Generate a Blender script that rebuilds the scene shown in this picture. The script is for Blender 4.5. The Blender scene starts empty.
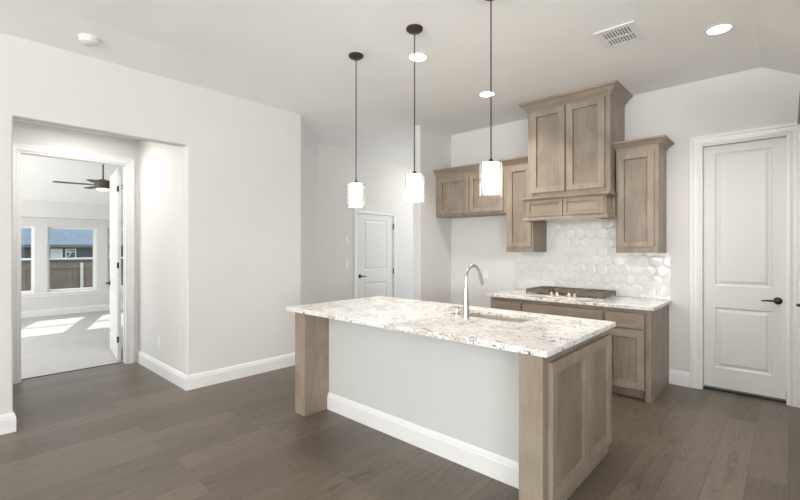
import bpy, bmesh, math, random
from mathutils import Vector, Matrix
random.seed(7)
S = bpy.context.scene
COL = S.collection
R = math.radians

# ------------------------------------------------------------------ camera, world, lights, exposure
cam = bpy.data.cameras.new('camera'); cam.lens = 19.05; cam.sensor_width = 36
cam.shift_y = -2.3 / 800; cam.clip_start = .05; cam.clip_end = 200
camo = bpy.data.objects.new('camera', cam); COL.objects.link(camo)
camo.location = (0, 0, 1.42); camo.rotation_euler = (R(90), 0, R(42.59))
S.camera = camo

w = bpy.data.worlds.new('sky'); S.world = w; w.use_nodes = True
bg = w.node_tree.nodes['Background']; bg.inputs[0].default_value = (.80, .90, 1, 1); bg.inputs[1].default_value = 1.5

sun = bpy.data.lights.new('sun', 'SUN'); sun.energy = 5; sun.angle = R(.7); sun.color = (1, .96, .9)
suno = bpy.data.objects.new('sun', sun); COL.objects.link(suno)
suno.rotation_euler = Vector((1, -.36, -.70)).to_track_quat('-Z', 'Y').to_euler()

def area(name, loc, direction, sx, sy, power, color=(1, 1, 1)):
    l = bpy.data.lights.new(name, 'AREA'); l.shape = 'RECTANGLE'; l.size = sx; l.size_y = sy
    l.energy = power; l.color = color
    o = bpy.data.objects.new(name, l); COL.objects.link(o); o.location = loc
    o.rotation_euler = Vector(direction).to_track_quat('-Z', 'Y').to_euler()
    return o
DAY = (1, .998, .99)
# daylight lamps added at unseen great room windows, tilted up to lift the ceiling
for wx, en in ((-3.0, 95), (-1.0, 130), (1.0, 140)): area('daylight_fill', (wx, -6.66, 1.5), (0, 1, 1.5), 1.5, 2.0, en, DAY)
area('daylight_fill', (2.46, -1.2, 1.2), (-1, .5, 3), 1.9, 1.6, 180, DAY)
area('daylight_fill', (2.46, -4.4, 1.2), (-1, 0, 2.5), 1.9, 1.6, 70, DAY)
area('daylight_fill', (-8.7, -1.45, 1.4), (0, 1, .3), 3.4, 1.7, 80, DAY)  # unseen bedroom side lamp, added to brighten the room
VS = S.view_settings
VS.view_transform = 'Standard'; VS.look = 'None'; VS.gamma = 1; VS.use_curve_mapping = False
VS.exposure = 0.32

# ------------------------------------------------------------------ materials
def new_mat(name):
    m = bpy.data.materials.new(name); m.use_nodes = True
    return m, m.node_tree, m.node_tree.nodes['Principled BSDF']
def N(nt, t, **k):
    n = nt.nodes.new(t)
    for a, b in k.items(): setattr(n, a, b)
    return n
def ramp(nt, fac, stops, interp='LINEAR'):
    r = N(nt, 'ShaderNodeValToRGB'); r.color_ramp.interpolation = interp
    el = r.color_ramp.elements
    while len(el) < len(stops): el.new(.5)
    for e, (p, c) in zip(el, stops):
        e.position = p; e.color = (*c, 1) if len(c) == 3 else c
    nt.links.new(fac, r.inputs[0]); return r.outputs[0]
def coords(nt, scale=(1, 1, 1), kind='Object', rot=(0, 0, 0)):
    tc = N(nt, 'ShaderNodeTexCoord'); mp = N(nt, 'ShaderNodeMapping')
    mp.inputs['Scale'].default_value = scale; mp.inputs['Rotation'].default_value = rot
    nt.links.new(tc.outputs[kind], mp.inputs[0]); return mp.outputs[0]
def noise(nt, vec, scale, detail=3, rough=.5, dist=0):
    n = N(nt, 'ShaderNodeTexNoise'); n.inputs['Scale'].default_value = scale
    n.inputs['Detail'].default_value = detail; n.inputs['Roughness'].default_value = rough
    n.inputs['Distortion'].default_value = dist; nt.links.new(vec, n.inputs['Vector']); return n.outputs['Fac']
def bump(nt, h, b, strength=.1, dist=.01):
    n = N(nt, 'ShaderNodeBump'); n.inputs['Strength'].default_value = strength; n.inputs['Distance'].default_value = dist
    nt.links.new(h, n.inputs['Height']); nt.links.new(n.outputs[0], b.inputs['Normal'])
def mix(nt, fac, a, b, mode='MIX'):
    n = N(nt, 'ShaderNodeMix', data_type='RGBA', blend_type=mode)
    for s, v in ((n.inputs[0], fac), (n.inputs[6], a), (n.inputs[7], b)):
        if isinstance(v, (int, float)): s.default_value = v
        elif isinstance(v, tuple): s.default_value = (*v, 1)
        else: nt.links.new(v, s)
    return n.outputs[2]
def plain(name, col, rough=.5, metal=0, bs=0, bscale=200, spec=.5, var=.0):
    m, nt, b = new_mat(name)
    b.inputs['Base Color'].default_value = (*col, 1); b.inputs['Roughness'].default_value = rough
    b.inputs['Metallic'].default_value = metal; b.inputs['Specular IOR Level'].default_value = spec
    v = coords(nt)
    if var:
        n = noise(nt, v, 3, 4)
        lo = tuple(c * (1 - var) for c in col); hi = tuple(min(1, c * (1 + var)) for c in col)
        nt.links.new(ramp(nt, n, [(.3, lo), (.7, hi)]), b.inputs['Base Color'])
    if bs: bump(nt, noise(nt, v, bscale, 2), b, bs, .002)
    return m
M = {}
M['wall'] = plain('wall_paint', (.735, .724, .703), .75, bs=.25, bscale=90, spec=.25, var=.012)
M['island_paint'] = plain('island_paint', (.62, .635, .61), .6, bs=.25, bscale=90, spec=.3, var=.01)
M['ceiling'] = plain('ceiling_paint', (.90, .895, .875), .85, bs=.3, bscale=70, spec=.15, var=.01)
M['trim'] = plain('trim_paint', (.84, .84, .83), .32, spec=.5)
M['door'] = plain('door_paint', (.76, .75, .735), .38, spec=.45)
M['black'] = plain('black_metal', (.025, .023, .021), .35, .3)
M['bronze'] = plain('dark_bronze', (.07, .055, .045), .4, .7)
M['fan_bronze'] = plain('fan_bronze', (.12, .10, .075), .45, .5)
M['chrome'] = plain('brushed_nickel', (.62, .59, .55), .2, 1)
M['steel'] = plain('stainless_steel', (.62, .58, .53), .32, .85)
M['iron'] = plain('cast_iron', (.15, .125, .10), .42, .3)
M['gap'] = plain('dark_gap', (.02, .018, .016), .8)
M['plastic'] = plain('white_plastic', (.82, .82, .81), .35)
M['grout'] = plain('grout', (.80, .79, .76), .6)
M['slot'] = plain('slot_grey', (.05, .05, .05), .7)
M['fence'] = plain('weathered_boards', (.17, .135, .115), .8, var=.25)
M['siding'] = plain('grey_siding', (.10, .115, .13), .7, var=.1)
M['roof'] = None

def wood(name, axis, f=1.0):
    m, nt, b = new_mat(name)
    sc = [22, 22, 22]; sc[axis] = 2.0
    v = coords(nt, tuple(sc)); v2 = coords(nt, tuple(1.2 if i != axis else .7 for i in range(3)))
    g = noise(nt, v, 1.6, 6, .6, .6); bl = noise(nt, v2, 4.2, 3, .55, .3)
    c1 = ramp(nt, g, [(.25, (.275, .224, .174)), (.55, (.335, .280, .222)), (.8, (.365, .308, .246))])
    c2 = ramp(nt, bl, [(.30, (.79 * f, .77 * f, .75 * f)), (.62, (1.05 * f, 1.05 * f, 1.05 * f))])
    nt.links.new(mix(nt, 1, c1, c2, 'MULTIPLY'), b.inputs['Base Color'])
    b.inputs['Roughness'].default_value = .42; b.inputs['Specular IOR Level'].default_value = .4
    bump(nt, g, b, .06, .002)
    return m
M['wood_v'] = wood('stained_maple_upright', 2)
M['wood_panel_shaded'] = wood('stained_maple_panel_shaded', 2, .88)  # darker copy of the upright wood, adds recess shade to the panels
M['wood_x'] = wood('stained_maple_across', 0)
M['wood_y'] = wood('stained_maple_deep', 1)

def floor_mat():
    m, nt, b = new_mat('dark_oak_planks')
    tc = N(nt, 'ShaderNodeTexCoord'); sp = N(nt, 'ShaderNodeSeparateXYZ'); cb = N(nt, 'ShaderNodeCombineXYZ')
    nt.links.new(tc.outputs['Object'], sp.inputs[0])
    nt.links.new(sp.outputs[1], cb.inputs[0]); nt.links.new(sp.outputs[0], cb.inputs[1])
    br = N(nt, 'ShaderNodeTexBrick', offset=.37, offset_frequency=2, squash=1)
    br.inputs['Color1'].default_value = (0, 0, 0, 1); br.inputs['Color2'].default_value = (1, 1, 1, 1)
    br.inputs['Mortar'].default_value = (.5, .5, .5, 1)
    br.inputs['Scale'].default_value = 1; br.inputs['Mortar Size'].default_value = .0014; br.inputs['Mortar Smooth'].default_value = .3
    br.inputs['Brick Width'].default_value = 1.7; br.inputs['Row Height'].default_value = .19
    nt.links.new(cb.outputs[0], br.inputs['Vector'])
    base = ramp(nt, br.outputs['Color'], [(0, (.108, .082, .058)), (.5, (.131, .101, .073)), (1, (.160, .124, .090))])
    # shift the grain per plank
    add = N(nt, 'ShaderNodeVectorMath', operation='MULTIPLY_ADD')
    add.inputs[1].default_value = (3, 7, 0); nt.links.new(br.outputs['Color'], add.inputs[0]); nt.links.new(cb.outputs[0], add.inputs[2])
    mp = N(nt, 'ShaderNodeMapping'); mp.inputs['Scale'].default_value = (1.1, 8, 1); nt.links.new(add.outputs[0], mp.inputs[0])
    g = noise(nt, mp.outputs[0], 2.2, 8, .66, 2.0)
    gr = ramp(nt, g, [(.32, (.50, .48, .46)), (.42, (.88, .87, .86)), (.52, (1.0, 1.0, 1.0)), (.75, (1.25, 1.24, 1.22))])
    mp2 = N(nt, 'ShaderNodeMapping'); mp2.inputs['Scale'].default_value = (1, 3.5, 1); nt.links.new(add.outputs[0], mp2.inputs[0])
    kn = noise(nt, mp2.outputs[0], 2.2, 2, .5, 2.5)
    kr = ramp(nt, kn, [(.24, (.55, .52, .5)), (.36, (1, 1, 1))])
    c = mix(nt, 1, base, gr, 'MULTIPLY'); c = mix(nt, 1, c, kr, 'MULTIPLY')
    c = mix(nt, br.outputs['Fac'], c, (.022, .016, .012))
    nt.links.new(c, b.inputs['Base Color'])
    rr = N(nt, 'ShaderNodeMapRange'); rr.inputs[3].default_value = .30; rr.inputs[4].default_value = .46
    nt.links.new(g, rr.inputs[0]); nt.links.new(rr.outputs[0], b.inputs['Roughness'])
    b.inputs['Specular IOR Level'].default_value = .6; b.inputs['Coat Weight'].default_value = .1; b.inputs['Coat Roughness'].default_value = .3
    inv = N(nt, 'ShaderNodeMath', operation='MULTIPLY_ADD'); inv.inputs[1].default_value = -3
    nt.links.new(br.outputs['Fac'], inv.inputs[0]); nt.links.new(g, inv.inputs[2])
    bump(nt, inv.outputs[0], b, .22, .0025)
    return m
M['floor'] = floor_mat()

def carpet_mat():
    m, nt, b = new_mat('light_carpet')
    v = coords(nt); n = noise(nt, v, 160, 3, .7); n2 = noise(nt, v, 7, 3)
    c = mix(nt, 1, ramp(nt, n, [(.3, (.50, .49, .47)), (.7, (.66, .65, .63))]), ramp(nt, n2, [(.3, (.94, .94, .94)), (.7, (1, 1, 1))]), 'MULTIPLY')
    nt.links.new(c, b.inputs['Base Color']); b.inputs['Roughness'].default_value = .95; b.inputs['Specular IOR Level'].default_value = .1
    bump(nt, n, b, .6, .01); return m
M['carpet'] = carpet_mat()

def granite_mat():
    m, nt, b = new_mat('white_granite')
    v = coords(nt)
    nv = N(nt, 'ShaderNodeTexNoise'); nv.inputs['Scale'].default_value = 5; nv.inputs['Detail'].default_value = 4
    nt.links.new(v, nv.inputs['Vector'])
    wv = N(nt, 'ShaderNodeVectorMath', operation='MULTIPLY_ADD'); wv.inputs[1].default_value = (.14, .14, .14)
    nt.links.new(nv.outputs['Color'], wv.inputs[0]); nt.links.new(v, wv.inputs[2]); wv = wv.outputs[0]
    base = ramp(nt, noise(nt, wv, 9, 5, .6), [(.30, (.70, .66, .60)), (.43, (.86, .84, .81)), (.60, (.90, .89, .87)), (.72, (.66, .67, .70))])
    # brown clouds broken up by fine grain
    tan = ramp(nt, noise(nt, wv, 4.2, 6, .72, .3), [(.53, (0, 0, 0)), (.63, (1, 1, 1))])
    fine = ramp(nt, noise(nt, v, 75, 3, .7), [(.44, (0, 0, 0)), (.56, (1, 1, 1))])
    c = mix(nt, mix(nt, 1, tan, fine, 'MULTIPLY'), base, (.47, .385, .32))
    # dark flecks gathered in drifts
    fl = ramp(nt, noise(nt, v, 105, 2, .6), [(.555, (0, 0, 0)), (.61, (1, 1, 1))])
    drift = ramp(nt, noise(nt, wv, 6.5, 5, .65, .8), [(.46, (.12, .12, .12)), (.57, (1, 1, 1))])
    c = mix(nt, mix(nt, 1, fl, drift, 'MULTIPLY'), c, (.14, .14, .155))
    # veins
    vn = noise(nt, wv, 3.0, 5, .62, .9)
    ve = ramp(nt, vn, [(.475, (0, 0, 0)), (.492, (1, 1, 1)), (.510, (1, 1, 1)), (.527, (0, 0, 0))])
    br = ramp(nt, noise(nt, v, 26, 4, .7), [(.50, (0, 0, 0)), (.60, (1, 1, 1))])
    c = mix(nt, mix(nt, 1, ve, br, 'MULTIPLY'), c, (.16, .155, .165))
    nt.links.new(c, b.inputs['Base Color']); b.inputs['Roughness'].default_value = .13; b.inputs['Specular IOR Level'].default_value = .5
    return m
M['granite'] = granite_mat()

def tile_mat():
    m, nt, b = new_mat('glazed_white_tile')
    v = coords(nt); n = noise(nt, v, 24, 2, .5)
    nt.links.new(ramp(nt, noise(nt, v, 6, 2), [(.3, (.81, .805, .785)), (.7, (.87, .865, .85))]), b.inputs['Base Color'])
    b.inputs['Roughness'].default_value = .09; b.inputs['Specular IOR Level'].default_value = .6
    bump(nt, n, b, .2, .012); return m
M['tile'] = tile_mat()

def roof_mat():
    m, nt, b = new_mat('blue_grey_shingles')
    v = coords(nt, (1, 1, 1)); br = N(nt, 'ShaderNodeTexBrick')
    br.inputs['Scale'].default_value = 1; br.inputs['Brick Width'].default_value = .35; br.inputs['Row Height'].default_value = .16
    br.inputs['Color1'].default_value = (.15, .20, .27, 1); br.inputs['Color2'].default_value = (.21, .275, .36, 1)
    br.inputs['Mortar'].default_value = (.08, .13, .2, 1); br.inputs['Mortar Size'].default_value = .01
    mp = N(nt, 'ShaderNodeMapping'); mp.inputs['Rotation'].default_value = (0, 0, R(90)); nt.links.new(v, mp.inputs[0])
    nt.links.new(mp.outputs[0], br.inputs['Vector'])
    c = mix(nt, .5, br.outputs['Color'], ramp(nt, noise(nt, v, 14, 4, .7), [(.35, (.14, .18, .215)), (.65, (.29, .34, .39))]))
    nt.links.new(c, b.inputs['Base Color']); b.inputs['Roughness'].default_value = .9; return m
M['roof'] = roof_mat()

def glass_mat(name, tint=(1, 1, 1), gloss=1.0):
    m = bpy.data.materials.new(name); m.use_nodes = True; nt = m.node_tree; nt.nodes.clear()
    o = N(nt, 'ShaderNodeOutputMaterial'); mx = N(nt, 'ShaderNodeMixShader'); t = N(nt, 'ShaderNodeBsdfTransparent'); g = N(nt, 'ShaderNodeBsdfGlossy')
    fr = N(nt, 'ShaderNodeFresnel'); fr.inputs[0].default_value = 1.45; mu = N(nt, 'ShaderNodeMath', operation='MULTIPLY'); mu.inputs[1].default_value = gloss
    t.inputs[0].default_value = (*tint, 1); g.inputs['Roughness'].default_value = .03
    nt.links.new(fr.outputs[0], mu.inputs[0]); nt.links.new(mu.outputs[0], mx.inputs[0]); nt.links.new(t.outputs[0], mx.inputs[1]); nt.links.new(g.outputs[0], mx.inputs[2])
    nt.links.new(mx.outputs[0], o.inputs[0]); return m
M['pane'] = glass_mat('window_glass', (.97, .985, .98))
M['shade_glass'] = glass_mat('clear_shade_glass', (.99, .99, .985), .3)
nt = M['shade_glass'].node_tree; o_ = nt.nodes['Material Output']; src = o_.inputs[0].links[0].from_socket
df = N(nt, 'ShaderNodeBsdfTranslucent'); df.inputs[0].default_value = (.95, .95, .94, 1); m2 = N(nt, 'ShaderNodeMixShader'); m2.inputs[0].default_value = .012
nt.links.new(src, m2.inputs[1]); nt.links.new(df.outputs[0], m2.inputs[2]); nt.links.new(m2.outputs[0], o_.inputs[0])
def glow(name, col, s):
    m, nt, b = new_mat(name); b.inputs['Base Color'].default_value = (.9, .9, .88, 1)
    b.inputs['Emission Color'].default_value = (*col, 1); b.inputs['Emission Strength'].default_value = s
    return m
M['opal'] = glow('lit_opal_glass', (1, .96, .90), 16)
M['lens'] = glow('lit_lens', (1, .96, .90), 12)

# ------------------------------------------------------------------ builders (all coordinates are world coordinates)
def origin(p):
    v = Vector((0, 0, 0))
    while p is not None: v += p.location; p = p.parent
    return v
def obj(name, bm, mat, parent=None, bevel=0, smooth=False, loc=None):
    off = origin(parent)
    own = Vector((0, 0, 0))
    if loc is not None: own = Vector(loc) - off
    elif parent is None and bm.verts:
        xs = [v.co for v in bm.verts]
        c = sum(xs, Vector()) / len(xs); own = Vector((c.x, c.y, min(v.z for v in xs)))
    bmesh.ops.translate(bm, verts=bm.verts, vec=-(off + own))
    bmesh.ops.recalc_face_normals(bm, faces=bm.faces)
    me = bpy.data.meshes.new(name); bm.to_mesh(me); bm.free()
    me.materials.append(M[mat] if isinstance(mat, str) else mat)
    if smooth:
        for p in me.polygons: p.use_smooth = True
    o = bpy.data.objects.new(name, me); COL.objects.link(o); o.location = own
    if parent: o.parent = parent
    if bevel:
        b = o.modifiers.new('bevel', 'BEVEL'); b.width = bevel; b.segments = 2; b.limit_method = 'ANGLE'; b.angle_limit = R(40)
    if smooth:
        e = o.modifiers.new('edges', 'EDGE_SPLIT'); e.split_angle = R(40)
    return o
def thing(name, loc, label=None, cat=None, group=None):
    o = bpy.data.objects.new(name, None); COL.objects.link(o); o.location = loc; o.empty_display_size = .1
    return tag(o, label, cat, group)
def tag(o, label=None, cat=None, group=None):
    if label: o['label'] = label
    if cat: o['category'] = cat
    if group: o['group'] = group
    return o
def structure(o): o['kind'] = 'structure'; return o
def dup(o, parent=None):
    c = o.copy(); COL.objects.link(c)
    if parent: c.parent = parent
    for ch in [k for k in S.objects if k.parent == o]: dup(ch, c)
    return c
def B(*boxes):
    bm = bmesh.new()
    for b in boxes: box(bm, *b)
    return bm
def box(bm, x0, x1, y0, y1, z0, z1):
    v = [bm.verts.new((x, y, z)) for x in (x0, x1) for y in (y0, y1) for z in (z0, z1)]
    for f in ((0, 1, 3, 2), (4, 6, 7, 5), (0, 4, 5, 1), (2, 3, 7, 6), (0, 2, 6, 4), (1, 5, 7, 3)): bm.faces.new([v[i] for i in f])
def prism(bm, pts, z0, z1):
    a = [bm.verts.new((x, y, z0)) for x, y in pts]; b = [bm.verts.new((x, y, z1)) for x, y in pts]
    bm.faces.new(a); bm.faces.new(b); n = len(pts)
    for i in range(n): bm.faces.new((a[i], a[(i + 1) % n], b[(i + 1) % n], b[i]))
def lathe(bm, cx, cy, prof, seg=32, axis='z', cz=0, caps=True):
    rings = []
    for r, h in prof:
        ring = []
        for k in range(seg):
            a = 2 * math.pi * k / seg; p, q = r * math.cos(a), r * math.sin(a)
            co = {'z': (cx + p, cy + q, h), 'x': (h, cy + p, cz + q), 'y': (cx + p, h, cz + q)}[axis]
            ring.append(bm.verts.new(co))
        rings.append(ring)
    for a, b in zip(rings, rings[1:]):
        for k in range(seg): bm.faces.new((a[k], a[(k + 1) % seg], b[(k + 1) % seg], b[k]))
    if caps: bm.faces.new(rings[0]); bm.faces.new(rings[-1])
def tube(bm, pts, rad, seg=12):
    pts = [Vector(p) for p in pts]; rads = rad if isinstance(rad, (list, tuple)) else [rad] * len(pts)
    rings = []; up = None
    for i, p in enumerate(pts):
        t = (pts[min(i + 1, len(pts) - 1)] - pts[max(i - 1, 0)]).normalized()
        if up is None: up = t.orthogonal().normalized()
        up = (up - t * up.dot(t)).normalized(); s = t.cross(up)
        rings.append([bm.verts.new(p + (up * math.cos(a) + s * math.sin(a)) * rads[i]) for a in (2 * math.pi * k / seg for k in range(seg))])
    for a, b in zip(rings, rings[1:]):
        for k in range(seg): bm.faces.new((a[k], a[(k + 1) % seg], b[(k + 1) % seg], b[k]))
    bm.faces.new(rings[0]); bm.faces.new(rings[-1])
def moulding(bm, path, prof, closed=False):
    """sweep prof [(offset to the right of travel, z)] along a 2-D path with mitred corners"""
    P = [Vector(p) for p in path]; n = len(P); cols = []
    for i in range(n):
        d0 = (P[i] - P[i - 1]).normalized() if (i > 0 or closed) else None
        d1 = (P[(i + 1) % n] - P[i]).normalized() if (i < n - 1 or closed) else None
        n0 = Vector((d0.y, -d0.x)) if d0 else None; n1 = Vector((d1.y, -d1.x)) if d1 else None
        if n0 is None: m = n1
        elif n1 is None: m = n0
        else:
            m = (n0 + n1).normalized(); m = m / max(.2, m.dot(n0))
        cols.append([bm.verts.new((P[i].x + m.x * o, P[i].y + m.y * o, z)) for o, z in prof])
    k = len(prof)
    for i in range(n if closed else n - 1):
        a, b = cols[i], cols[(i + 1) % n]
        for j in range(k): bm.faces.new((a[j], a[(j + 1) % k], b[(j + 1) % k], b[j]))
    if not closed: bm.faces.new(cols[0]); bm.faces.new(cols[-1])
BASEP = [(0, 0), (.017, 0), (.017, .108), (.013, .118), (.012, .128), (.006, .142), (0, .148)]
CROWN = [(0, -.004), (.006, 0), (.008, .012), (.02, .02), (.034, .036), (.052, .052), (.07, .058), (.073, .074), (0, .074)]
def frame_sweep(bm, map3, a0, a1, zt, prof, z0=0):
    """casing round an opening: prof [(outwards, forwards)]"""
    rows = []
    for o, d in prof:
        rows.append([bm.verts.new(map3(*p, d)) for p in ((a0 - o, z0), (a0 - o, zt + o), (a1 + o, zt + o), (a1 + o, z0))])
    k = len(rows)
    for j in range(k):
        a, b = rows[j], rows[(j + 1) % k]
        for i in range(3): bm.faces.new((a[i], a[i + 1], b[i + 1], b[i]))
    bm.faces.new([r[0] for r in rows]); bm.faces.new([r[3] for r in rows])
CASING = [(0, 0), (0, .012), (.012, .016), (.03, .013), (.055, .016), (.062, .022), (.088, .024), (.090, 0)]

def nested(bm, map3, a0, a1, z0, z1, loops):
    """rectangular loops stepping inwards: loops [(inset, depth)], filled at the last"""
    prev = None
    for ins, d in loops:
        q = [bm.verts.new(map3(a, z, d)) for a, z in ((a0 + ins, z0 + ins), (a1 - ins, z0 + ins), (a1 - ins, z1 - ins), (a0 + ins, z1 - ins))]
        if prev:
            for i in range(4): bm.faces.new((prev[i], prev[(i + 1) % 4], q[(i + 1) % 4], q[i]))
        prev = q
    bm.faces.new(prev)
def panel_door_face(bm, map3, a0, a1, z0, z1, panels, d=0):
    """a moulded door face at depth d: flat rails and stiles around raised panels"""
    za = sorted({z0, z1, *[p[2] for p in panels], *[p[3] for p in panels]})
    aa = sorted({a0, a1, *[p[0] for p in panels], *[p[1] for p in panels]})
    for i in range(len(aa) - 1):
        for j in range(len(za) - 1):
            am, zm = (aa[i] + aa[i + 1]) / 2, (za[j] + za[j + 1]) / 2
            if any(p[0] < am < p[1] and p[2] < zm < p[3] for p in panels): continue
            bm.faces.new([bm.verts.new(map3(a, z, d)) for a, z in ((aa[i], za[j]), (aa[i + 1], za[j]), (aa[i + 1], za[j + 1]), (aa[i], za[j + 1]))])
    for p in panels:
        nested(bm, map3, *p, [(0, d), (.006, d - .004), (.014, d - .010), (.028, d - .010), (.046, d - .003), (.05, d - .002)])

def panel_door_slab(name, parent, map3, a0, a1, z0, z1, thick, top=(.10, .13), mid=(.83, 1.04), both=False, low=.22):
    bm = bmesh.new()
    pans = [(a0 + top[0], a1 - top[0], z0 + low, mid[0]), (a0 + top[0], a1 - top[0], mid[1], z1 - top[1])]
    panel_door_face(bm, map3, a0, a1, z0, z1, pans, 0)
    if both: panel_door_face(bm, lambda a, z, d: map3(a, z, -thick - d), a0, a1, z0, z1, pans, 0)
    e = [map3(a, z, 0) for a, z in ((a0, z0), (a1, z0), (a1, z1), (a0, z1))]
    k = [map3(a, z, -thick) for a, z in ((a0, z0), (a1, z0), (a1, z1), (a0, z1))]
    E = [bm.verts.new(p) for p in e]; K = [bm.verts.new(p) for p in k]
    for i in range(4): bm.faces.new((E[i], E[(i + 1) % 4], K[(i + 1) % 4], K[i]))
    if not both: bm.faces.new(K)
    bmesh.ops.remove_doubles(bm, verts=bm.verts, dist=.0004)
    return obj(name, bm, 'door', parent)

def shaker(name, parent, map3, a0, a1, z0, z1, rail=.062, mats=('wood_v', 'wood_panel_shaded'), t=.027, label=None):
    """shaker door: frame (mesh of the door) with a recessed flat panel as its sub-part"""
    bm = bmesh.new()
    def bx(p, q, r, s, d0, d1):
        c = [map3(a, z, d) for a in (p, q) for z in (r, s) for d in (d0, d1)]
        v = [bm.verts.new(x) for x in c]
        for f in ((0, 1, 3, 2), (4, 6, 7, 5), (0, 4, 5, 1), (2, 3, 7, 6), (0, 2, 6, 4), (1, 5, 7, 3)): bm.faces.new([v[i] for i in f])
    bx(a0, a0 + rail, z0, z1, 0, t); bx(a1 - rail, a1, z0, z1, 0, t)
    bx(a0 + rail, a1 - rail, z0, z0 + rail, 0, t - .0004); bx(a0 + rail, a1 - rail, z1 - rail, z1, 0, t - .0004)
    d = obj(name, bm, mats[0], parent, bevel=.0022)
    bm = bmesh.new(); g = .004; k = min(1, t / .027)
    bx(a0 + rail + g, a1 - rail - g, z0 + rail + g, z1 - rail - g, .001, .008 * k)
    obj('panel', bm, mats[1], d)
    if label: d['label'] = label
    return d
def slab(name, parent, map3, a0, a1, z0, z1, mat='wood_x', t=.020):
    bm = bmesh.new(); c = [map3(a, z, d) for a in (a0, a1) for z in (z0, z1) for d in (0, t)]
    v = [bm.verts.new(x) for x in c]
    for f in ((0, 1, 3, 2), (4, 6, 7, 5), (0, 4, 5, 1), (2, 3, 7, 6), (0, 2, 6, 4), (1, 5, 7, 3)): bm.faces.new([v[i] for i in f])
    return obj(name, bm, mat, parent, bevel=.003)
def face_y(Y): return lambda a, z, d: (a, Y - d, z)        # faces -Y
def face_x(X): return lambda a, z, d: (X + d, a, z)        # faces +X
def face_mx(X): return lambda a, z, d: (X - d, a, z)       # faces -X

# ------------------------------------------------------------------ the setting
XL, XW2, XN = -4.416, -5.25, -5.96
YB, HC = 5.18, 3.10
P1, P2 = (XL, 3.005), (XW2, 3.889)
NY0, NY1 = .385, 1.673
def wall(name, *boxes, mat='wall', bevel=0):
    return structure(obj(name, B(*boxes), mat, bevel=bevel))
structure(obj('floor', B((-6.085, 2.5, -6.8, 6.7, -.12, 0)), 'floor', loc=(0, 0, 0)))
structure(obj('floor_carpet', B((-11.55, -6.085, -1.7, 4.8, -.12, .006)), 'carpet', loc=(-8, 0, 0)))
structure(obj('trim_1', B((-6.095, -6.07, .58, 1.54, 0, .004)), 'gap'))

# main ceiling: flat, gently falling left of a soft crease, steeply falling right
bm = bmesh.new()
prof = [(-6.05, 2.945), (-5.25, 3.0), (-3.79, HC), (-.188, HC), (1.2, 2.31), (2.5, 2.31), (2.5, 3.3), (-6.05, 3.3)]
a = [bm.verts.new((x, -6.85, z)) for x, z in prof]; b = [bm.verts.new((x, 6.75, z)) for x, z in prof]
bm.faces.new(a); bm.faces.new(b)
for i in range(len(prof)): j = (i + 1) % len(prof); bm.faces.new((a[i], a[j], b[j], b[i]))
structure(obj('ceiling', bm, 'ceiling'))
HW = 3.16
# left wall with the tall cased-in opening to the bedroom vestibule (rounded plaster corners)
bm = bmesh.new()
el = [(-6.75, 0), (NY0, 0), (NY0, 2.44), (NY1, 2.44), (NY1, 0), (P1[1], 0), (P1[1], HW), (-6.75, HW)]
a = [bm.verts.new((XL, y, z)) for y, z in el]; b = [bm.verts.new((XL - .12, y, z)) for y, z in el]
bm.faces.new(a); bm.faces.new(b)
for i in range(8): j = (i + 1) % 8; bm.faces.new((a[i], a[j], b[j], b[i]))
structure(obj('wall_left', bm, 'wall', bevel=.012))
bm = bmesh.new(); prism(bm, [P1, P2, (P2[0] - .12, P2[1]), (P1[0] - .12, P1[1] - .02)], 0, HW)
structure(obj('wall_diagonal', bm, 'wall'))
D3a, D3b = 4.66, 5.545     # hall door opening
wall('wall_hall', (XW2 - .12, XW2, P2[1], D3a, 0, HW), (XW2 - .12, XW2, D3b, 6.6, 0, HW), (XW2 - .12, XW2, D3a, D3b, 2.0, HW))
wall('wall_hall_end', (XW2 - .12, XW2 + .2, 6.6, 6.72, 0, HW), (-3.95, -3.718, 6.6, 6.72, 0, HW), (XW2 + .2, -3.95, 6.6, 6.72, 2.3, HW))
sw = wall('wall_stub', (-3.85, -3.718, 4.452, 6.6, 0, HW))
m = sw.modifiers.new('bevel', 'BEVEL'); m.width = .012; m.segments = 3
PA0, PA1, PZ = -.655, -.004, 2.45   # pantry opening
wall('wall_back', (-3.718, PA0, YB, YB + .14, 0, HW), (PA1, .9, YB, YB + .14, 0, HW), (PA0, PA1, YB, YB + .14, PZ, HW), (PA0 - .1, PA1 + .1, YB + .5, YB + .55, 0, HW))
wall('wall_right_return', (.79, 2.4, 3.55, 5.18, 0, 3.0))
wall('wall_right', (2.4, 2.5, -6.75, -5.45, 0, 3.0), (2.4, 2.5, -3.35, -2.25, 0, 3.0), (2.4, 2.5, -.15, 3.55, 0, 3.0), (2.4, 2.5, -2.25, -.15, 0, .35), (2.4, 2.5, -2.25, -.15, 2.05, 3.0),
     (2.4, 2.5, -5.45, -3.35, 0, .35), (2.4, 2.5, -5.45, -3.35, 2.05, 3.0))
FY0, FY1 = -6.75, -6.63
wall('wall_front', (-4.416, -3.8, FY0, FY1, 0, HW), (-2.2, -1.8, FY0, FY1, 0, HW), (-.2, .2, FY0, FY1, 0, HW), (1.8, 2.4, FY0, FY1, 0, HW),
     (-3.8, 1.8, FY0, FY1, 0, .45), (-3.8, 1.8, FY0, FY1, 2.6, HW))
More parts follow.
